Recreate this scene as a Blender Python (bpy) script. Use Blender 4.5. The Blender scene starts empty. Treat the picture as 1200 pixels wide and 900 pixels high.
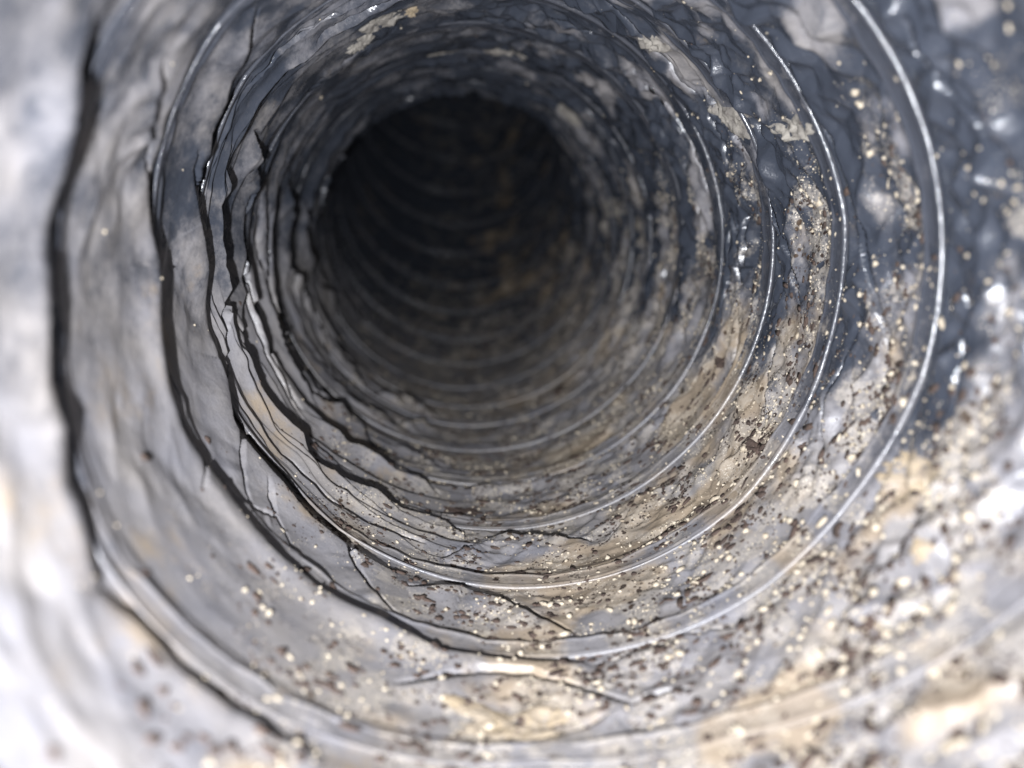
import bpy, math, random
import numpy as np
from mathutils import Matrix, Vector

# ------------------------------------------------------------------ camera, world, lamp, exposure
SC = bpy.context.scene
R = 0.075                                     # duct radius in metres
F = 1000.0                                    # focal length in pixels of a 1200 px wide frame
VX, VY = 498.17, 253.29                       # where the duct's axis vanishes
OX, OY = -0.2488 * R, -0.1736 * R             # lens position off the axis (x right, y down)
D0, PT = 1.9704, 0.5159                       # first coil distance and pitch, in radii

_a = np.array([(VX - 600) / F, (VY - 450) / F, 1.0]); _a /= np.linalg.norm(_a)
_x = np.cross([0, 1, 0], _a); _x /= np.linalg.norm(_x)
_y = np.cross(_a, _x)
def world(X, Y, D):                           # duct coordinates (right, down, deep) to world
    return (X, D, -Y)
def camdir(i):                                # camera axis i as a world vector
    return Vector(world(_x[i], _y[i], _a[i]))
cd = bpy.data.cameras.new('camera'); cam = bpy.data.objects.new('camera', cd)
SC.collection.objects.link(cam); SC.camera = cam
r_, d_, f_ = camdir(0), camdir(1), camdir(2)
M = Matrix((( r_.x, -d_.x, -f_.x, OX), (r_.y, -d_.y, -f_.y, 0.0), (r_.z, -d_.z, -f_.z, -OY), (0, 0, 0, 1)))
cam.matrix_world = M
cd.sensor_width = 36; cd.lens = 36 * F / 1200; cd.clip_start = 0.002; cd.clip_end = 20
cd.dof.use_dof = True; cd.dof.focus_distance = 0.215; cd.dof.aperture_fstop = 7.6; cd.dof.aperture_blades = 0

W = bpy.data.worlds.new('World'); SC.world = W; W.use_nodes = True
W.node_tree.nodes['Background'].inputs[0].default_value = (0.5, 0.55, 0.65, 1)
W.node_tree.nodes['Background'].inputs[1].default_value = 0.001

ld = bpy.data.lights.new('phone_torch', 'SPOT'); lamp = bpy.data.objects.new('phone_torch', ld)
SC.collection.objects.link(lamp)
lamp.location = world(OX - 0.0185, OY + 0.0185, -0.010)
ld.energy = 6.0; ld.spot_size = math.radians(150); ld.spot_blend = 1.0; ld.shadow_soft_size = 0.0016
ld.color = (0.93, 0.95, 1.0)
lamp.rotation_euler = Vector(world(0.05, -0.02, 1)).to_track_quat('-Z', 'Y').to_euler()
vs = SC.view_settings
vs.view_transform = 'Standard'; vs.look = 'None'; vs.gamma = 1; vs.exposure = 0.0
SC.cycles.max_bounces = 5; SC.cycles.diffuse_bounces = 1

rng = np.random.default_rng(7)
random.seed(7)

# ------------------------------------------------------------------ numeric helpers
def hash3(i, j, k, c=0):
    h = (i * 374761393 + j * 668265263 + k * 2147483647 + c * 1274126177) & 0xffffffff
    h = ((h ^ (h >> 13)) * 1103515245 + 12345) & 0xffffffff
    h = ((h ^ (h >> 16)) * 2246822519) & 0xffffffff
    return ((h ^ (h >> 15)) & 0xffffff) / float(0x1000000)
def vnoise(p, c=0):
    q = np.floor(p).astype(np.int64); t = p - q; t = t * t * (3 - 2 * t)
    out = 0
    for a in (0, 1):
        for b in (0, 1):
            for d in (0, 1):
                w = (t[..., 0] if a else 1 - t[..., 0]) * (t[..., 1] if b else 1 - t[..., 1]) * (t[..., 2] if d else 1 - t[..., 2])
                out = out + w * hash3(q[..., 0] + a, q[..., 1] + b, q[..., 2] + d, c)
    return out
def fbm(p, c=0, o=3):
    return sum(vnoise(p * 2 ** i, c + i) * 0.5 ** i for i in range(o)) / sum(0.5 ** i for i in range(o))
def voro(p, c=0):                             # F1 squared and the cell's own random value
    q = np.floor(p).astype(np.int64)
    best = np.full(p.shape[:-1], 9.0); val = np.zeros(p.shape[:-1])
    for a in (-1, 0, 1):
        for b in (-1, 0, 1):
            for d in (-1, 0, 1):
                i, j, k = q[..., 0] + a, q[..., 1] + b, q[..., 2] + d
                dd = (i + hash3(i, j, k, c) - p[..., 0]) ** 2 + (j + hash3(i, j, k, c + 1) - p[..., 1]) ** 2 \
                    + (k + hash3(i, j, k, c + 2) - p[..., 2]) ** 2
                dd = dd - 0.35 * hash3(i, j, k, c + 3)
                m = dd < best
                best = np.where(m, dd, best)
    return best
def sm(e0, e1, x):
    t = np.clip((x - e0) / (e1 - e0), 0, 1); return t * t * (3 - 2 * t)
def tri(x):
    return 1 - 2 * np.abs((x % 1.0) - 0.5) * 2
def unproject(u, v):                          # photo pixel to (angle in degrees, distance) on the duct wall
    d = np.array([(u - 600) / F, (v - 450) / F, 1.0]); q = np.array([d @ _x, d @ _y, d @ _a])
    o = np.array([OX, OY]); A = q[0] ** 2 + q[1] ** 2; B = o @ q[:2]; Cc = o @ o - R * R
    t = (-B + math.sqrt(B * B - A * Cc)) / A
    X = o + q[:2] * t
    return math.degrees(math.atan2(X[1], X[0])) % 360, q[2] * t

# ------------------------------------------------------------------ the coil's course: distance against turns
CT = np.array([(-3.2, -.2), (-1.25, -.2), (-.92, -.14), (-.82, .03), (-.75, .07), (-.66, -.04), (-.58, -.09), (-.55, -.05), (-.51, .02), (-.46, .012), (-.3, .05), (-.12, .08), (-.06, .02),
      (-.02, -.005), (.03, -.028), (.09, -.01), (.14, -.025), (.25, .01), (.31, .034), (.36, .068), (.42, .10), (.46, .095), (.51, .14),
      (.56, .06), (.61, -.015), (.72, .05), (.85, .09), (.92, .03), (.97, -.036), (1.03, -.037), (1.12, -.095), (1.2, -.082), (1.28, -.04),
      (1.34, .0), (1.38, .09), (1.42, .06), (1.46, .115), (1.56, .043), (1.6, -.03), (1.7, .02), (1.86, .056), (1.92, -.01), (2.0, -.023),
      (2.25, -.052), (2.38, -.068), (2.43, -.06), (2.5, -.16), (2.6, -.26), (2.72, -.12), (2.89, 0), (2.97, -.015), (3.24, 0), (3.5, -.12), (3.7, -.06),
      (3.92, .014), (4.0, .03), (4.25, .03), (4.5, -.08), (4.85, .15), (4.95, .12), (5.3, .03), (6, .03), (40, .03)])
JIT = rng.normal(0, 0.020, 400)
def wire_s(tau):
    j = np.interp(tau * 7, np.arange(400) - 20, JIT) * sm(3, 6, tau)
    c = np.cos(tau * 2 * np.pi)
    return R * (D0 + PT * tau + np.interp(tau, CT[:, 0], CT[:, 1]) + j + sm(0, -.7, c) * sm(3, 1, tau) * np.where(tau < 0, .012, .03))
S1, BB, ANG = 5.4 * R, 6.2 * R, 0.04          # where the duct starts to climb, bend radius, lean of the bend
def place(phi, s, rad):                       # surface coordinates to world points
    u0, u1 = math.sin(ANG), -math.cos(ANG)
    t = np.maximum(s - S1, 0) / BB
    lat = BB * (1 - np.cos(t)); d = np.where(s > S1, S1 + BB * np.sin(t), s)
    cx, cy = rad * np.cos(phi), rad * np.sin(phi)
    cu = cx * u0 + cy * u1
    k = lat + cu * (np.cos(t) - 1)
    X = cx + k * u0; Y = cy + k * u1; D = d - cu * np.sin(t)
    return np.stack([X, D, -Y], -1)

# ------------------------------------------------------------------ folds traced on the wall: (points, width in px)
FOLDS = [
 ([(95,0),(65,60),(42,150),(37,200),(34,300),(26,400),(45,487),(74,593),(93,648),(112,692)], 21),
 ([(112,692),(155,735),(228,806),(280,840),(380,892)], 13),
 ([(160,170),(158,230),(165,300),(173,423),(207,513),(250,573),(310,650),(367,693),(450,740),(523,770),(610,780),(690,781)], 13),
 ([(460,805),(560,795),(620,798),(680,812),(740,826)], 10),
 ([(740,826),(780,815),(815,808)], 8),
 ([(740,828),(660,862),(570,885)], 3),
 ([(217,170),(215,250),(218,300),(230,370),(248,430),(262,500),(300,550),(345,600),(400,645),(465,675)], 7.5),
 ([(263,490),(280,560),(292,590)], 3),
 ([(395,640),(430,690),(468,725)], 5),
 ([(300,565),(345,650),(372,688)], 3),
 ([(232,200),(229,270),(236,340)], 3),
 ([(475,690),(540,693),(600,712),(670,742)], 8),
 ([(248,290),(246,330),(256,420),(262,480)], 4),
 ([(277,310),(277,423),(300,467),(333,510),(357,545),(400,572),(463,598),(520,615),(545,632)], 6.5),
 ([(282,300),(297,400),(320,433),(353,480),(377,507),(400,527),(467,553),(515,583)], 4),
 ([(320,180),(303,240),(301,300),(312,380),(330,425),(345,450),(375,475),(400,485),(420,500),(437,528)], 4),
 ([(330,310),(350,340),(370,383),(400,427),(430,460)], 3),
 ([(437,463),(467,470),(490,480),(517,492)], 3),
 ([(460,497),(487,498),(513,505)], 3),
 ([(457,522),(487,535),(523,550)], 2.5),
 ([(537,577),(580,572),(613,568),(633,563),(673,552)], 3),
 ([(563,636),(593,633),(633,633),(693,634)], 7),
 ([(518,655),(557,643)], 3),
 ([(700,640),(713,632),(740,600),(752,570)], 2),
 ([(690,783),(733,773),(773,763),(800,747),(860,735),(930,695)], 4),
 ([(300,7),(273,60),(230,160),(217,233)], 5),
 ([(255,190),(253,233),(248,277)], 4),
 ([(293,150),(290,200),(277,253)], 4),
 ([(182,63),(165,120),(160,180)], 6),
 ([(338,190),(331,250),(328,305),(350,345),(370,390),(385,420)], 3),
 ([(352,230),(349,290),(368,335),(400,370)], 2),
 ([(205,440),(222,520),(226,580)], 3),
 ([(270,585),(300,600),(325,612)], 3),
 ([(933,300),(938,350),(943,407)], 2.5),
 ([(912,395),(905,440),(897,490)], 3),
 ([(905,40),(950,120),(1000,215),(1025,300),(1036,420)], 6),
 ([(1050,10),(1110,90),(1170,160),(1195,215)], 9),
 ([(820,95),(870,160),(920,260),(938,330)], 4),
 ([(740,75),(800,150),(830,230)], 3),
 ([(997,407),(980,460),(967,513),(950,583)], 5),
 ([(1128,300),(1140,400),(1120,500)], 7),
 ([(858,240),(872,330),(888,362)], 2),
]
FS = []
for pl, w in FOLDS:
    q = np.array([unproject(*p) for p in pl]); ph = np.radians(q[:, 0])
    ph = np.unwrap(ph)
    pts = []
    for i in range(len(q) - 1):
        for t in np.linspace(0, 1, 4, endpoint=False):
            pts.append((ph[i] * (1 - t) + ph[i + 1] * t, q[i, 1] * (1 - t) + q[i + 1, 1] * t))
    pts.append((ph[-1], q[-1, 1]))
    FS.append((np.array(pts), w))

_g = np.random.default_rng(21)
for _ in range(26):                           # the many thin pleats stacked along the left wall, following the coil
    t0 = _g.uniform(1.15, 7.5); frac = _g.uniform(.18, .9)
    a0 = _g.uniform(.28, .62); ln = _g.uniform(.05, .17)
    tt = np.linspace(a0, a0 + ln, 14); base = math.floor(t0)
    sl = _g.uniform(-.5, .35)
    fr_ = frac + sl * (tt - a0) / ln * .6 + _g.normal(0, .008, 14)
    w0 = wire_s(base + tt); w1 = wire_s(base + tt + 1)
    FS.append((np.stack([tt * 2 * np.pi, w0 + (w1 - w0) * fr_], -1), _g.uniform(1.2, 3.4) * (1.25 - t0 / 10)))

for _ in range(70):                           # fine pleats over the roof and the right wall
    t0 = _g.uniform(1.0, 8.5); a0 = _g.uniform(.62, 1.05); ln = _g.uniform(.04, .12)
    tt = np.linspace(a0, a0 + ln, 10); base = math.floor(t0)
    fr_ = _g.uniform(.25, .9) + _g.uniform(-.6, .3) * (tt - a0) / ln * .6 + _g.normal(0, .015, 10)
    w0 = wire_s(base + tt); w1 = wire_s(base + tt + 1)
    FS.append((np.stack([tt * 2 * np.pi, w0 + (w1 - w0) * fr_], -1), _g.uniform(1.2, 2.4)))

FJ = np.random.default_rng(3).random(16)
for i_, (p_, w_) in enumerate(FS[:len(FOLDS)]):
    if len(p_) > 9: p_[1:-1, 1] += np.random.default_rng(i_).normal(0, .00010, len(p_) - 2)
def delta(phi, s):
    """Radial offset of the film (outwards +), and the position between two coils."""
    phi = np.asarray(phi, float); s = np.asarray(s, float)
    fr = (phi / (2 * np.pi)) % 1.0
    lo = np.full(s.shape, -1e9); hi = np.full(s.shape, 1e9); tau = np.zeros(s.shape)
    for n in range(-4, 34):
        w = wire_s(fr + n)
        tau = np.where(w <= s + 1e-9, fr + n, tau)
        lo = np.where(w <= s + 1e-9, np.maximum(lo, w), lo); hi = np.where(w > s + 1e-9, np.minimum(hi, w), hi)
    gap = np.clip(hi - lo, 0.004, 0.08); u = np.clip(s - lo, 0, gap); v = u / gap
    P = np.stack([R * np.cos(phi), R * np.sin(phi), s], -1) * 1000    # mm
    sh = phi + s / R * 0.55
    Q = np.stack([R * np.cos(sh), R * np.sin(sh), s * 0.62], -1) * 1000
    sh2 = phi - s / R * 0.35
    Q2 = np.stack([R * np.cos(sh2), R * np.sin(sh2), s * 0.8], -1) * 1000
    env = sm(0.145, 0.32, v) * sm(1.0, 0.90, v)
    warp = (fbm(P / 15, 40, 2) - .5)
    c1 = voro(Q / 17 + warp[..., None] * .5, 1)
    c2 = voro(Q2 / 9 + warp[..., None] * .4, 11)
    c3 = voro(Q / np.array([5., 5., 9.]) + warp[..., None] * .3, 21)
    low = fbm(P / 30, 50, 2) - .5
    ca = tau * 2 * math.pi * R * 1000; cb = u * 1000
    wz = warp * 1.1
    k1 = voro(np.stack([ca / 24, (cb + .42 * ca) / 7.5 + wz, ca * 0 + 3.3], -1), 31)
    k2 = voro(np.stack([ca / 17, (cb - .30 * ca) / 5.0 + wz, ca * 0 + 7.3], -1), 35)
    k3 = voro(np.stack([ca / 9, (cb + .8 * ca) / 3.4 + wz, ca * 0 + 5.3], -1), 38)
    lft = sm(.25, -.5, np.cos(phi)); topn = 1 + .9 * sm(.2, .9, -np.sin(phi)); taut = (k1 - .3) * 3.4 * (1 - .3 * lft) - (k2 - .3) * 2.0 - (k3 - .3) * 1.0 * (1 - lft)
    taut = taut * (.25 + 1.3 * sm(.38, .66, fbm(P / 24, 45, 2)))
    ridge = tri(sh * 5 + s * 55 + warp * 2.2) * sm(.45, .7, fbm(P / 22, 60, 2))
    steep = sm(-1.2, .4, np.cos(phi - 3.3))         # left wall is stacked tighter, right is stretched
    top = sm(0.2, .9, -np.sin(phi))
    crum = (-(c1 - .3) * 3.2 + (c2 - .3) * 1.6 * topn - (c3 - .3) * .9 * topn) * (1 - .75 * lft) + low * 3.0 - ridge * 1.5 * (1 - lft) + taut
    floor_ = sm(.3, .9, np.sin(phi - .1))
    crum = crum * (1 - .55 * floor_)
    lip = (.45 + .30 * sm(.5, -.6, np.cos(phi))) * sm(0.2, 0.80, v) * sm(.98, 0.84, v) * (1.0 + 3.2 * fbm(P / 11, 70, 2)) * (1 - .65 * floor_)
    d0 = crum * env * .85 * (1 - .65 * lft) / 1000
    d = -lip / 1000
    damp = np.ones(s.shape)
    z0 = ca * 0
    for mult, seed, amp in ((3.3, 61, 1.5), (6.2, 67, .85)):      # long pleats that run along with the coil
        w = v * mult + 1.5 * (vnoise(np.stack([ca / 55, z0 + .3, z0 + seed], -1), seed) - .5) + .42 * (vnoise(np.stack([ca / 24, v * 1.2, z0 + seed], -1), seed + 1) - .5) \
            + .12 * (vnoise(np.stack([ca / 7, v * 2, z0 + seed], -1), seed + 2) - .5)
        kk = np.floor(w); fw = w - kk
        am = sm(.36, .62, vnoise(np.stack([ca / 38, kk * 3.7, z0 + seed], -1), seed + 3))
        saw = np.where(fw < .86, (fw / .86) ** 2, 1 - sm(.86, 1.0, fw))
        zone = np.clip(lft * sm(.7, 1.3, tau) + .60 * (1 - lft) * sm(.5, 1.5, tau), 0, 1) * sm(11, 7, tau) * sm(.13, .2, v) * sm(1, .95, v)
        d = d - amp * saw * am * zone * (1 - .6 * floor_ * (1 - lft)) / 1000
    d += -0.0006 * sm(.0, .05, v) * sm(.22, .16, v)
    k = R * 1.0
    rmin = np.full(s.shape, 0.0)
    up = np.zeros(s.shape); dn = np.zeros(s.shape)
    for pts, w in FS:
        pm = pts[:, 0].mean(); px = (phi - pm + np.pi) % (2 * np.pi) - np.pi + pm
        m = (px > pts[:, 0].min() - .18) & (px < pts[:, 0].max() + .18) & (s > pts[:, 1].min() - .014) & (s < pts[:, 1].max() + .014)
        if not m.any(): continue
        xx = px[m]; ss = s[m]
        # walk along the fold in whichever coordinate it mostly runs
        A = np.stack([pts[:, 0] * k, pts[:, 1]], -1)
        best = np.full(xx.shape, 1e9); sd = np.zeros(xx.shape); al = np.zeros(xx.shape)
        L = np.concatenate([[0], np.cumsum(np.linalg.norm(np.diff(A, axis=0), axis=1))])
        for i in range(len(A) - 1):
            a, b = A[i], A[i + 1]; ab = b - a; l2 = ab @ ab + 1e-12
            qx = xx * k - a[0]; qy = ss - a[1]
            t = np.clip((qx * ab[0] + qy * ab[1]) / l2, 0, 1)
            ex = qx - t * ab[0]; ey = qy - t * ab[1]
            dd = np.hypot(ex, ey); mm = dd < best
            nx, ny = -ab[1], ab[0]
            if ny < 0: nx, ny = -nx, -ny
            sg = np.sign(qx * nx + qy * ny)
            best = np.where(mm, dd, best); sd = np.where(mm, sg * dd, sd)
            al = np.where(mm, (L[i] + t * math.sqrt(l2)) / L[-1], al)
        dist = pts[:, 1].mean(); cwall = math.hypot(R * math.cos(pm) - OX, R * math.sin(pm) - OY)
        ws = w * dist ** 2 / (F * cwall) * (.5 + .62 * np.interp(al * 11, np.arange(16), FJ[:16]))
        tap = np.clip(np.minimum(al, 1 - al) * 7, 0, 1) ** .6 if L[-1] > .04 else np.clip(np.minimum(al, 1 - al) * 4, 0, 1) ** .6
        ws = np.clip(ws * tap, 1e-5, .008)
        H = np.clip(ws * .75, 0, .0042); G = np.clip(ws * 2.4, 0, .010)
        sd = sd + ws * .5
        o = np.where(sd < 0, -H * np.exp(-(sd / .006) ** 2),
                     -H + (H + G) * sm(0, .0007, sd) - G * sm(ws, ws + .0011, sd))
        o = np.where(sd > ws + .0011, 0, o)
        o = o * (best < .014) * (tap > .02)
        up[m] = np.minimum(up[m], o); dn[m] = np.maximum(dn[m], o)
        damp[m] = np.minimum(damp[m], 1 - .75 * np.exp(-(np.abs(sd) / (.002 + ws)) ** 2) * np.clip(ws / .002, 0, 1))
    return d + d0 * damp + dn + up, v, P

# ------------------------------------------------------------------ materials
def nodes(name):
    m = bpy.data.materials.new(name); m.use_nodes = True
    nt = m.node_tree; b = nt.nodes['Principled BSDF']
    return m, nt, b
def N(nt, t, **k):
    n = nt.nodes.new(t)
    for a, v in k.items():
        if a.startswith('i_'):
            n.inputs[a[2:].replace('_', ' ')].default_value = v
        else: setattr(n, a, v)
    return n
def mixc(nt, fac, a, b):
    n = nt.nodes.new('ShaderNodeMix'); n.data_type = 'RGBA'
    nt.links.new(fac, n.inputs[0])
    for i, c in ((6, a), (7, b)):
        if isinstance(c, tuple): n.inputs[i].default_value = c + (1,)
        else: nt.links.new(c, n.inputs[i])
    return n.outputs[2]
def math_(nt, op, a, b=None, c=None, clamp=False):
    n = nt.nodes.new('ShaderNodeMath'); n.operation = op; n.use_clamp = clamp
    for i, v in enumerate((a, b, c)):
        if v is None: continue
        if isinstance(v, (int, float)): n.inputs[i].default_value = v
        else: nt.links.new(v, n.inputs[i])
    return n.outputs[0]
def ramp(nt, x, lo, hi):
    n = nt.nodes.new('ShaderNodeMapRange'); n.interpolation_type = 'SMOOTHSTEP'
    nt.links.new(x, n.inputs[0]); n.inputs[1].default_value = lo; n.inputs[2].default_value = hi
    return n.outputs[0]
def noise(nt, co, scale, detail=3, rough=.55):
    n = N(nt, 'ShaderNodeTexNoise'); n.inputs['Scale'].default_value = scale
    n.inputs['Detail'].default_value = detail; n.inputs['Roughness'].default_value = rough
    nt.links.new(co, n.inputs['Vector']); return n.outputs[0]

def film_material(name, base, basedust=1.0, spot=1.0, rough=.34):
    m, nt, b = nodes(name)
    co = N(nt, 'ShaderNodeTexCoord').outputs['Object']
    at = N(nt, 'ShaderNodeAttribute', attribute_name='cover')
    sep = N(nt, 'ShaderNodeSeparateColor'); nt.links.new(at.outputs['Color'], sep.inputs[0])
    dust, dens, tan = sep.outputs[0], sep.outputs[1], sep.outputs[2]
    n1 = noise(nt, co, 160, 5, .6); n2 = noise(nt, co, 700, 4, .6); n3 = noise(nt, co, 55, 3)
    cov = math_(nt, 'ADD', dust, math_(nt, 'MULTIPLY', math_(nt, 'SUBTRACT', math_(nt, 'ADD', n1, math_(nt, 'MULTIPLY', math_(nt, 'SUBTRACT', n2, .5), .5)), .5), 1.05))
    cov = math_(nt, 'MULTIPLY', ramp(nt, cov, .12, 1.0), basedust)
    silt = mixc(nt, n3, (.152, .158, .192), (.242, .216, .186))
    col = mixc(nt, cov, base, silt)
    # ochre stains
    st = math_(nt, 'ADD', math_(nt, 'MULTIPLY', noise(nt, co, 75, 5, .65), .9), math_(nt, 'MULTIPLY', tan, .5))
    st = ramp(nt, st, .56, .84); tan_f = .72 * spot
    col = mixc(nt, math_(nt, 'MULTIPLY', st, tan_f), col, (.29, .222, .145))
    # fine pale bloom in drifts
    pb = ramp(nt, math_(nt, 'ADD', math_(nt, 'MULTIPLY', n2, .6), math_(nt, 'MULTIPLY', dens, .35)), .52, .68)
    col = mixc(nt, math_(nt, 'MULTIPLY', pb, .45 * spot), col, (.36, .32, .27))
    # dark mould spots and pale specks, two sizes each
    for sc, c, thr, bias, cc in ((620, (.024, .015, .012), .30, 0.0, 1), (1300, (.034, .023, .02), .30, .1, 2), (330, (.05, .032, .02), .26, -.15, 3),
                             (1000, (.52, .46, .36), .22, .05, 4), (1900, (.48, .43, .36), .26, .15, 5)):
        vo = N(nt, 'ShaderNodeTexVoronoi'); vo.inputs['Scale'].default_value = sc
        vo.inputs['Randomness'].default_value = 1
        wv = N(nt, 'ShaderNodeVectorMath', operation='ADD'); nt.links.new(co, wv.inputs[0]); wv.inputs[1].default_value = (cc * .37, cc * .11, 0)
        nz = N(nt, 'ShaderNodeTexNoise'); nz.inputs['Scale'].default_value = sc * 1.6; nt.links.new(co, nz.inputs['Vector'])
        nt.links.new(wv.outputs[0], vo.inputs['Vector'])
        dd = math_(nt, 'ADD', vo.outputs['Distance'], math_(nt, 'MULTIPLY', math_(nt, 'SUBTRACT', nz.outputs[0], .5), .35))
        sc_ = N(nt, 'ShaderNodeSeparateColor'); nt.links.new(vo.outputs['Color'], sc_.inputs[0])
        pres = math_(nt, 'MULTIPLY', sc_.outputs[0], math_(nt, 'ADD', dens, bias))
        # clusters
        cl = noise(nt, wv.outputs[0], sc * .11, 2)
        pres = math_(nt, 'MULTIPLY', pres, ramp(nt, cl, .36, .66))
        rad = math_(nt, 'MULTIPLY', pres, thr * 1.9)
        f = ramp(nt, math_(nt, 'SUBTRACT', rad, dd), 0, .05)
        col = mixc(nt, math_(nt, 'MULTIPLY', f, .92 * spot), col, c)
    nt.links.new(col, b.inputs['Base Color'])
    rg = math_(nt, 'ADD', rough, math_(nt, 'MULTIPLY', cov, .30))
    rg = math_(nt, 'ADD', rg, math_(nt, 'MULTIPLY', math_(nt, 'SUBTRACT', n1, .5), .25))
    nt.links.new(rg, b.inputs['Roughness'])
    b.inputs['Specular IOR Level'].default_value = .5
    bp = N(nt, 'ShaderNodeBump'); bp.inputs['Distance'].default_value = .00022; bp.inputs['Strength'].default_value = .8
    hsum = math_(nt, 'ADD', noise(nt, co, 420, 5, .62), math_(nt, 'MULTIPLY', noise(nt, co, 1600, 3), .4))
    nt.links.new(hsum, bp.inputs['Height']); nt.links.new(bp.outputs[0], b.inputs['Normal'])
    return m
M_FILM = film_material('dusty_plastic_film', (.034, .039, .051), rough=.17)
M_TAPE = film_material('seam_film', (.046, .050, .062), basedust=.95, spot=.8, rough=.18)
M_WIRE = film_material('coated_wire', (.045, .048, .058), basedust=.8, spot=.5, rough=.17)
M_WIRE.node_tree.nodes['Principled BSDF'].inputs['Specular IOR Level'].default_value = .5

def lint_material(name, a, bcol, dark):
    m, nt, b = nodes(name)
    co = N(nt, 'ShaderNodeTexCoord').outputs['Object']
    c = mixc(nt, ramp(nt, noise(nt, co, 260, 4), .35, .65), a, bcol)
    c = mixc(nt, ramp(nt, noise(nt, co, 520, 4, .7), .60, .72), c, dark)
    nt.links.new(c, b.inputs['Base Color']); b.inputs['Roughness'].default_value = .85
    bp = N(nt, 'ShaderNodeBump'); bp.inputs['Distance'].default_value = .0004
    nt.links.new(noise(nt, co, 900, 5), bp.inputs['Height']); nt.links.new(bp.outputs[0], b.inputs['Normal'])
    return m
M_LINT = lint_material('cream_lint', (.25, .23, .20), (.15, .137, .122), (.07, .055, .05))
M_OCHRE = lint_material('ochre_crust', (.26, .205, .135), (.29, .24, .18), (.16, .12, .08))
M_GRIT = lint_material('pale_grit', (.46, .40, .31), (.35, .295, .22), (.27, .21, .15))
M_DARK = lint_material('dark_crumb', (.042, .028, .022), (.065, .042, .032), (.02, .014, .012))

# ------------------------------------------------------------------ dust cover fields, with some shade painted in
def cover(phi, s, v, P, kind='film'):
    sn, cs = np.sin(phi), np.cos(phi)
    n = fbm(P / 16, 80, 3); n2 = fbm(P / 7, 90, 2)
    floor_ = sm(-.25, .45, sn - .06 * cs)
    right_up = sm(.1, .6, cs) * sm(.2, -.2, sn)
    far = sm(4.6 * R, 8.5 * R, s)  # climbing wall holds less dust; thinned further to paint the far end dark
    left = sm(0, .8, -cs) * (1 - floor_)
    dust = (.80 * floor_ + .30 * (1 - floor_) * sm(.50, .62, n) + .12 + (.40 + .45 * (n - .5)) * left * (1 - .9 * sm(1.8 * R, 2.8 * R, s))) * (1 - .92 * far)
    rib_shade = right_up * .9 * sm(.62 + .2 * (n2 - .5), .74, v) + sm(.1, .7, cs) * sm(.55, .2, sn) * .85 * sm(.66 + .35 * (n2 - .5), .76, v)  # shadow beside the right-hand ribs, painted by baring the dark film
    mid = sm(.14, .2, v) * sm(.75, .6, v)
    dust = dust + .35 * right_up * mid * sm(.42, .6, n)
    dust = dust * (1 - np.clip(rib_shade, 0, .92))
    dens = sm(-.5, .5, sn + .5 * cs) * sm(-1.0, .3, cs + .35 * sn) * (.35 + 1.1 * sm(.35, .65, n2))
    dens = dens * (1 - .5 * far) * (1 - np.clip(rib_shade, 0, .95)) * (.25 + .75 * floor_ + .55 * right_up * mid)
    tan = (1 - .5 * sm(3 * R, 5 * R, s)) * floor_ * sm(.4, .7, fbm(P / 20, 95, 2)) * (.4 + .6 * sm(-.3, .5, cs)) * (1 - np.clip(rib_shade, 0, 1))
    if kind == 'wire':
        dens = dens * .4
        glint_zone = sm(.93, .985, sn) * sm(.35, .6, vnoise(P / 5, 99))  # floor line of the far wires kept dust-free to place glints there
        dust = (.10 + .72 * sm(0, .7, sn)) * (1 - far) + .08 * far * (1 - glint_zone) + .35 * (1 - far) * (vnoise(P / 4, 97) - .4)
    elif kind != 'film':
        dust = (.12 + .75 * sm(.0, .7, sn)) * (1 - (.6 if kind == 'tape' else .85) * far) ; dens = dens * (.9 if kind == 'tape' else .4)
    return np.clip(np.stack([dust, dens, tan, np.ones_like(dust)], -1), 0, 1)

# ------------------------------------------------------------------ object helpers
def put(name, verts, faces, mat, parent=None, col=None, normals=None):
    me = bpy.data.meshes.new(name)
    verts = np.ascontiguousarray(verts.reshape(-1, 3), dtype=np.float32); faces = np.ascontiguousarray(faces, dtype=np.int32)
    nv, nf, k = len(verts), len(faces), faces.shape[1]
    me.vertices.add(nv); me.vertices.foreach_set('co', verts.ravel())
    me.loops.add(nf * k); me.loops.foreach_set('vertex_index', faces.ravel())
    me.polygons.add(nf); me.polygons.foreach_set('loop_start', np.arange(nf, dtype=np.int32) * k)
    me.update(calc_edges=True)
    me.polygons.foreach_set('use_smooth', np.ones(nf, dtype=bool))
    if col is not None:
        at = me.attributes.new('cover', 'FLOAT_COLOR', 'POINT'); at.data.foreach_set('color', np.ascontiguousarray(col.reshape(-1, 4), dtype=np.float32).ravel())
    me.materials.append(mat)
    if normals is not None:
        me.normals_split_custom_set_from_vertices(normals.reshape(-1, 3).tolist())
    o = bpy.data.objects.new(name, me); SC.collection.objects.link(o)
    if parent is not None: o.parent = parent
    return o
def gridf(a, b):
    i = np.arange(a - 1)[:, None] * b + np.arange(b - 1)[None, :]
    return np.stack([i, i + 1, i + b + 1, i + b], -1).reshape(-1, 4)
def tag(o, label, cat, group=None, kind=None):
    o['label'] = label; o['category'] = cat
    if group: o['group'] = group
    if kind: o['kind'] = kind
    return o

# ------------------------------------------------------------------ the duct
duct = bpy.data.objects.new('flexible_duct', None); SC.collection.objects.link(duct)
tag(duct, 'dirty grey plastic flexible air duct with spiral wire rib seen from inside', 'air duct')

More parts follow.
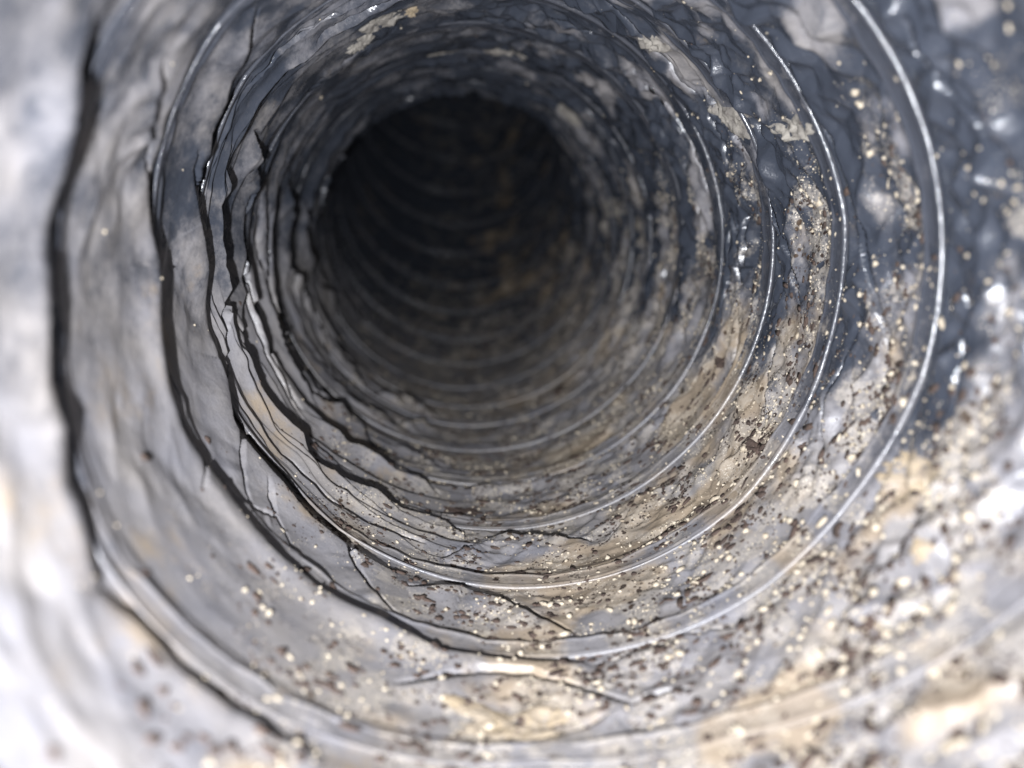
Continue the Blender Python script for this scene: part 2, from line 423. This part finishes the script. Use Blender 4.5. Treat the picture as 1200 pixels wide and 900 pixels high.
T0, T1 = -3, 24
def detail(n):
    if n < 0: return (900, 84)
    if n < 3: return (1050, 84)
    if n < 7: return (640, 44)
    return (360, 26)
for n in range(T0, T1):
    na, nb = detail(n)
    tau = np.linspace(n, n + 1, na + 1); v = np.linspace(0, 1, nb + 1)
    # one extra row on each side so that the shading runs on across the joints
    dt = tau[1] - tau[0]; te = np.concatenate([[n - dt], tau, [n + 1 + dt]])
    TT, VV = np.meshgrid(te, v, indexing='ij')
    s0 = wire_s(TT); s1 = wire_s(TT + 1)
    S = s0 + (s1 - s0) * VV; PH = TT * 2 * np.pi
    d, vv, P = delta(PH % (2 * np.pi), S - 1e-7 + 2e-7 * (VV < .5))
    # the joint with the coil stays at wall radius
    d = d * sm(0, .02, VV) * sm(1, .985, VV)
    X = place(PH, S, R + d)
    nx = np.zeros_like(X)
    ga = np.gradient(X, axis=0); gb = np.gradient(X, axis=1); nx = np.cross(gb, ga)
    nx /= np.linalg.norm(nx, axis=-1, keepdims=True) + 1e-12
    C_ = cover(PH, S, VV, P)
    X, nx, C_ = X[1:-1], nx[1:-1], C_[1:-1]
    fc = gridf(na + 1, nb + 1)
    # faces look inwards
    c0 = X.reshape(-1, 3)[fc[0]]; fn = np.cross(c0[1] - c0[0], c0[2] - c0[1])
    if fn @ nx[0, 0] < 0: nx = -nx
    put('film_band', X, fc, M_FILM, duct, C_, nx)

    # the wire under the film: one turn
    nw = min(na, 600); tau = np.linspace(n, n + 1, nw + 1); m = 10
    ang = np.linspace(0, 2 * np.pi, m + 1)
    TT, AA = np.meshgrid(tau, ang, indexing='ij')
    wr = .00045 + .00030 * sm(.1, .7, np.cos(TT * 2 * np.pi) - .4 * np.sin(TT * 2 * np.pi)) + .0001 * np.sin(TT * 41) + .00012 * (vnoise(np.stack([TT * 60, TT * 0, TT * 0], -1), 8) - .5) - .0003 * sm(0, -.4, TT)
    rad = R - .0005 + .0004 * sm(.3, .9, np.sin(TT * 2 * np.pi)) * sm(9, 6, TT) - .0007 * sm(.2, -.6, np.cos(TT * 2 * np.pi)) - .00035 * (vnoise(np.stack([TT * 23, TT * 0, TT * 0], -1), 5)) + wr * np.cos(AA)
    Sw = wire_s(TT) + wr * np.sin(AA); PH = TT * 2 * np.pi
    Pw = np.stack([R * np.cos(PH), R * np.sin(PH), Sw], -1) * 1000
    put('wire_ring', place(PH, Sw, rad), gridf(nw + 1, m + 1), M_WIRE, duct, cover(PH, Sw, PH * 0, Pw, 'wire'))

    # the seam film that holds it: a smooth strip with a bead along its far edge
    prof = np.array([(.0, -.0007), (.0006, -.0010), (.0010, -.00085), (.0016, -.0007), (.003, -.0006), (.0044, -.0006), (.0049, -.00075), (.0052, -.0010),
                     (.0055, -.0007), (.0058, .0004)])
    TT, KK = np.meshgrid(tau, np.arange(len(prof)), indexing='ij'); PH = TT * 2 * np.pi
    Pn = np.stack([R * np.cos(PH), R * np.sin(PH), wire_s(TT)], -1) * 1000
    wid = .82 + .42 * fbm(Pn / 24, 33, 2)
    Sw = wire_s(TT) + prof[:, 0][KK] * wid
    lift = (fbm(Pn / 6, 35, 2) - .5) * .0011 * (KK > 2)
    lift = lift + .0009 * (voro(np.stack([R * np.cos(PH), R * np.sin(PH), Sw], -1) * 1000 / 8, 77) - .3) * (KK > 3)
    put('seam_tape', place(PH, Sw, R + prof[:, 1][KK] + lift), gridf(nw + 1, len(prof)), M_TAPE, duct, cover(PH, Sw, PH * 0, Pn, 'tape'))

# ------------------------------------------------------------------ loose dirt on the film
def lump(seed, m=2):
    import bmesh
    bm = bmesh.new(); bmesh.ops.create_icosphere(bm, subdivisions=m, radius=1)
    v = np.array([p.co[:] for p in bm.verts]); f = np.array([[q.index for q in g.verts] for g in bm.faces]); bm.free()
    v *= (0.35 + 1.25 * vnoise(v * 1.7 + seed * 7.1 + 50, seed))[:, None]; v *= np.array([1, .8, 1])
    return v, f
LUMPS = [lump(i, 1) for i in range(6)]
def surf(phi, s):
    d, v, P = delta(phi % (2 * np.pi), s)
    e = 5e-4
    base = place(phi, s, R + d)
    inw = place(phi, s, R + d - .001) - base; inw /= np.linalg.norm(inw, axis=-1, keepdims=True)
    t1 = place(phi + e / R, s, R + d) - base; t1 /= np.linalg.norm(t1, axis=-1, keepdims=True)
    t2 = np.cross(inw, t1)
    return base, inw, t1, t2, v, P
def scatter(name, count, smin, smax, radmin, radmax, mat, flat, weight, seed):
    g = np.random.default_rng(seed)
    phi = g.random(count * 6) * 2 * np.pi; s = smin + (smax - smin) * g.random(count * 6) ** 1.0
    P = np.stack([R * np.cos(phi), R * np.sin(phi), s], -1) * 1000
    keep = g.random(count * 6) < weight(phi, s, P)
    phi, s = phi[keep][:count], s[keep][:count]
    base, inw, t1, t2, v, P = surf(phi, s)
    cv = cover(phi, s, v, P); ok = g.random(len(phi)) < .15 + cv[:, 1] * 1.3
    base, inw, t1, t2 = base[ok], inw[ok], t1[ok], t2[ok]; n = len(base)
    r = radmin + (radmax - radmin) * g.random(n) ** 4.5
    V, Fc, off = [], [], 0
    for k, (lv, lf) in enumerate(LUMPS):
        ix = np.arange(n)[np.arange(n) % len(LUMPS) == k]
        an = g.random(len(ix)) * 6.28; el = .55 + 1.5 * g.random(len(ix)) ** 1.5
        ca, sa = np.cos(an)[:, None], np.sin(an)[:, None]
        a1 = (t1[ix] * ca + t2[ix] * sa) * (r[ix] * el)[:, None]; a2 = (-t1[ix] * sa + t2[ix] * ca) * r[ix][:, None]
        a3 = inw[ix] * (r[ix] * flat)[:, None]
        vv = base[ix][:, None] + lv[None, :, :1] * a1[:, None] + lv[None, :, 1:2] * a2[:, None] + (lv[None, :, 2:] + .35) * a3[:, None]
        ff = lf[None] + (np.arange(len(ix)) * len(lv))[:, None, None] + off
        V.append(vv.reshape(-1, 3)); Fc.append(ff.reshape(-1, 3)); off += len(ix) * len(lv)
    return put(name, np.concatenate(V), np.concatenate(Fc), mat)
def wfloor(phi, s, P):
    n = fbm(P / 9, 200, 2)
    return np.clip(sm(-.4, .5, np.sin(phi) + .45 * np.cos(phi)) * sm(-1.1, .4, np.cos(phi) + .4 * np.sin(phi)), .03, 1) * sm(.34, .66, n) * np.clip(.2 / s, .1, 1)
def wfloor2(phi, s, P):
    n = fbm(P / 8, 300, 2)
    return np.clip(sm(-.2, .6, np.sin(phi) + .35 * np.cos(phi)) * sm(-1.0, .3, np.cos(phi) + .5 * np.sin(phi)), .01, 1) * sm(.42, .68, n) * np.clip(.2 / s, .1, 1)
def wright(phi, s, P):
    n = fbm(P / 10, 400, 2)
    return sm(.2, .8, np.cos(phi - .1)) * sm(.45, .65, n)
tag(scatter('pale_grit', 22000, .085, .62, .00009, .0006, M_GRIT, .7, wfloor, 1), 'fine cream grit scattered along the lower right of the duct wall', 'grit', kind='stuff')
tag(scatter('dark_grit', 34000, .085, .62, .00012, .0013, M_DARK, .28, wfloor2, 2), 'dark brown mould specks spread over the floor of the duct', 'mould', kind='stuff')
def wnear(phi, s, P):
    return sm(.35, .8, np.cos(phi - .75)) * sm(.35, .62, fbm(P / 7, 500, 2))
tag(scatter('coarse_dust', 1100, .08, .2, .0002, .0011, M_GRIT, .6, wnear, 4), 'coarse cream dust heaped on the near lower right wall', 'dust', kind='stuff')
tag(scatter('coarse_mould', 900, .08, .2, .0003, .0014, M_DARK, .25, wnear, 5), 'coarse brown mould specks on the near lower right wall', 'mould', kind='stuff')
tag(scatter('pale_dust', 5000, .10, .60, .00012, .0006, M_GRIT, .6, wright, 3), 'pale dust specks clinging to the right hand duct wall', 'dust', kind='stuff')

# single lumps and patches of lint the photo shows
def patch(name, u, v_, rx, ry, rot, mat, label, cat, height=.0012, seed=0, group=None):
    ph, s = unproject(u, v_); ph = math.radians(ph)
    dist = s; c = math.hypot(R * math.cos(ph) - OX, R * math.sin(ph) - OY)
    nr, nt_ = 22, 72
    rr, tt = np.meshgrid(np.linspace(0, 1, nr), np.linspace(0, 2 * np.pi, nt_ + 1)[:-1], indexing='ij')
    edge = .2 + 1.5 * fbm(np.stack([np.cos(tt) * 3.2 + seed * 5 + 40, np.sin(tt) * 1.8 + 40, tt * 0], -1), seed, 3)
    a = rr * edge * np.cos(tt) * rx; b = rr * edge * np.sin(tt) * ry
    a, b = a * math.cos(rot) - b * math.sin(rot), a * math.sin(rot) + b * math.cos(rot)
    phi = ph + a / R; ss = s + b
    d, v, P = delta(phi % (2 * np.pi), ss)
    lum = fbm(P / 2.1, seed + 9, 3)
    h = height * (1 - rr ** 3) * (3.2 * lum - 1.05) - .0003 * rr ** 4
    X = place(phi, ss, R + d - h)
    f = []
    for i in range(nr - 1):
        for j in range(nt_):
            f.append((i * nt_ + j, (i + 1) * nt_ + j, (i + 1) * nt_ + (j + 1) % nt_, i * nt_ + (j + 1) % nt_))
    o = put(name, X, np.array(f), mat)
    return tag(o, label, cat, group)
patch('lint_patch', 452, 18, .009, .005, .2, M_LINT, 'cream lint clump stuck to the duct roof beside a round ochre spot', 'lint', .001, 1)
patch('ochre_spot', 481, 10, .0028, .0028, 0, M_OCHRE, 'round ochre spot on the duct roof next to the cream lint', 'stain', .0008, 2)
patch('lint_patch', 415, 42, .005, .004, .6, M_LINT, 'small tan lint tuft at the upper left of the duct roof', 'lint', .0013, 3)
patch('lint_patch', 510, 58, .008, .004, 0, M_LINT, 'grey lint strip on the second fold above the dark bend', 'lint', .0014, 4)
patch('lint_patch', 590, 58, .009, .004, 0, M_LINT, 'brownish lint row on the roof fold right of the grey lint strip', 'lint', .0012, 5)
patch('lint_patch', 672, 133, .007, .008, .5, M_LINT, 'grey lint lump inside the upper right edge of the dark bend', 'lint', .0016, 6)
patch('lint_patch', 722, 245, .006, .018, .1, M_LINT, 'tall pale lint streak on the right wall beside the dark bend', 'lint', .0016, 7)
patch('lint_patch', 770, 45, .006, .006, .5, M_LINT, 'sandy lint patch near the top right with an ochre dot', 'lint', .0012, 8)
patch('ochre_spot', 772, 73, .002, .0022, 0, M_OCHRE, 'small ochre dot below the sandy lint patch at the top right', 'stain', .0007, 9)
patch('lint_patch', 862, 135, .006, .011, .35, M_LINT, 'pale crusty lint between the second and third wire ribs on the right', 'lint', .0009, 10)
patch('lint_patch', 935, 150, .004, .011, .3, M_LINT, 'long beige lint drift between wire ribs at the upper right', 'lint', .0013, 11)
patch('dirt_patch', 1075, 560, .005, .011, -.2, M_OCHRE, 'tan triangular dirt patch just outside the near rib at the right', 'dirt', .0006, 12)
patch('dirt_patch', 1085, 655, .003, .0022, 0, M_OCHRE, 'round brown ochre blob at the lower right among pale grit', 'dirt', .0006, 13)
patch('mould_patch', 1115, 675, .003, .0024, 0, M_DARK, 'dark brown mould blotch right of the brown ochre blob', 'mould', .0005, 14)
patch('mould_patch', 1012, 742, .004, .0022, 0, M_DARK, 'dark mould blotch in the middle of the lower right grit', 'mould', .0005, 15)
patch('mould_patch', 545, 600, .006, .004, 0, M_DARK, 'cluster of dark mould at the middle of the duct floor', 'mould', .0003, 16)
patch('mould_patch', 886, 525, .002, .006, 0, M_DARK, 'narrow dark mould blotch between wire ribs at the lower right wall', 'mould', .0004, 17)
patch('mould_patch', 842, 425, .0022, .004, 0, M_DARK, 'small dark mould mark halfway up the right wall behind a rib', 'mould', .0004, 18)
patch('mould_patch', 655, 457, .005, .008, 0, M_DARK, 'dark mould smudge far along the duct floor on its right', 'mould', .0003, 19)
patch('dirt_patch', 600, 850, .014, .006, .1, M_OCHRE, 'broad tan silt patch on the near floor below the black crease', 'dirt', .0005, 20)

# bigger pale crumbs, each an object of its own
CR = [('lower right near floor', [(975,702),(945,740),(952,730),(1000,740),(941,750),(927,762),(865,790),(832,803),(915,803),(1040,743),(1057,736),(1158,720),(1122,655),(1139,632),(1096,790),(985,767),(962,768),(1028,797),(1007,690),(1030,700),(1085,715),(1060,790)]),
      ('right wall between the near ribs', [(1003,124),(1020,180),(1005,380),(1018,345),(1004,424),(1023,462),(1008,475),(1000,110),(975,730),(990,557),(1015,612),(894,91),(903,86),(909,79),(1090,590),(1030,620),(925,610),(938,570)]),
      ('duct floor left of centre', [(283,695),(312,722),(305,715),(432,800),(450,810),(610,770),(515,808),(400,805),(580,810),(695,825),(637,708),(667,722),(600,640)])]
shared = []; CRUMBS = []
for i in range(4):
    lv, lf = lump(20 + i, 2)
    me = bpy.data.meshes.new('dust_crumb'); me.from_pydata((lv * .001).tolist(), [], lf.tolist()); me.materials.append(M_GRIT)
    me.polygons.foreach_set('use_smooth', [True] * len(me.polygons)); shared.append(me)
k = 0
for where, ps in CR:
    for (u, v_) in ps:
        ph, s = unproject(u, v_); ph = math.radians(ph)
        base, inw, t1, t2, _, _ = surf(np.array([ph]), np.array([s]))
        o = bpy.data.objects.new('dust_crumb', shared[k % 4]); SC.collection.objects.link(o); k += 1
        sc = random.uniform(.45, 1.0)
        o.location = Vector(base[0]) + Vector(inw[0]) * .0003 * sc
        o.rotation_euler = Vector(inw[0]).to_track_quat('Z', 'Y').to_euler()
        o.rotation_euler.rotate_axis('Z', random.uniform(0, 6)); o.scale = (sc, sc * random.uniform(.7, 1.2), sc * .75)
        CRUMBS.append((o, u, v_, where))

MARKS = [(1075,560,'tan triangular dirt patch'), (1085,655,'round brown ochre blob'), (1115,675,'blotch beside the ochre blob'), (1012,742,'dark lower right blotch'),
         (886,525,'narrow dark mould blotch'), (842,425,'small dark wall mark'), (600,850,'broad tan silt patch'), (935,150,'long beige lint drift'), (310,650,'thick lower left crease'),
         (1035,420,'fold inside the near rib'), (930,695,'near rib at the lower right'), (740,826,'tip of the long floor crease')]
seen = {}
for o, u, v_, where in sorted(CRUMBS, key=lambda c: min(math.hypot(c[1] - m[0], c[2] - m[1]) for m in MARKS)):
    mx, my, nm = min(MARKS, key=lambda m: math.hypot(u - m[0], v_ - m[1]))
    dx, dy = u - mx, v_ - my
    side = ('above ' if dy < 0 else 'below ') if abs(dy) > 1.8 * abs(dx) else ('left of ' if dx < 0 else 'right of ') if abs(dx) > 1.8 * abs(dy) \
        else ('up and ' if dy < 0 else 'down and ') + ('left of ' if dx < 0 else 'right of ')
    key = side + 'the ' + nm; seen[key] = seen.get(key, 0) + 1
    order = ['nearest ', 'second nearest ', 'third nearest ', 'fourth nearest ', 'fifth nearest ', 'sixth nearest ', 'seventh nearest ', 'eighth nearest '][min(seen[key], 8) - 1]
    tag(o, order + 'pale dust crumb ' + key, 'dust crumb', 'pale crumbs stuck on the ' + where)
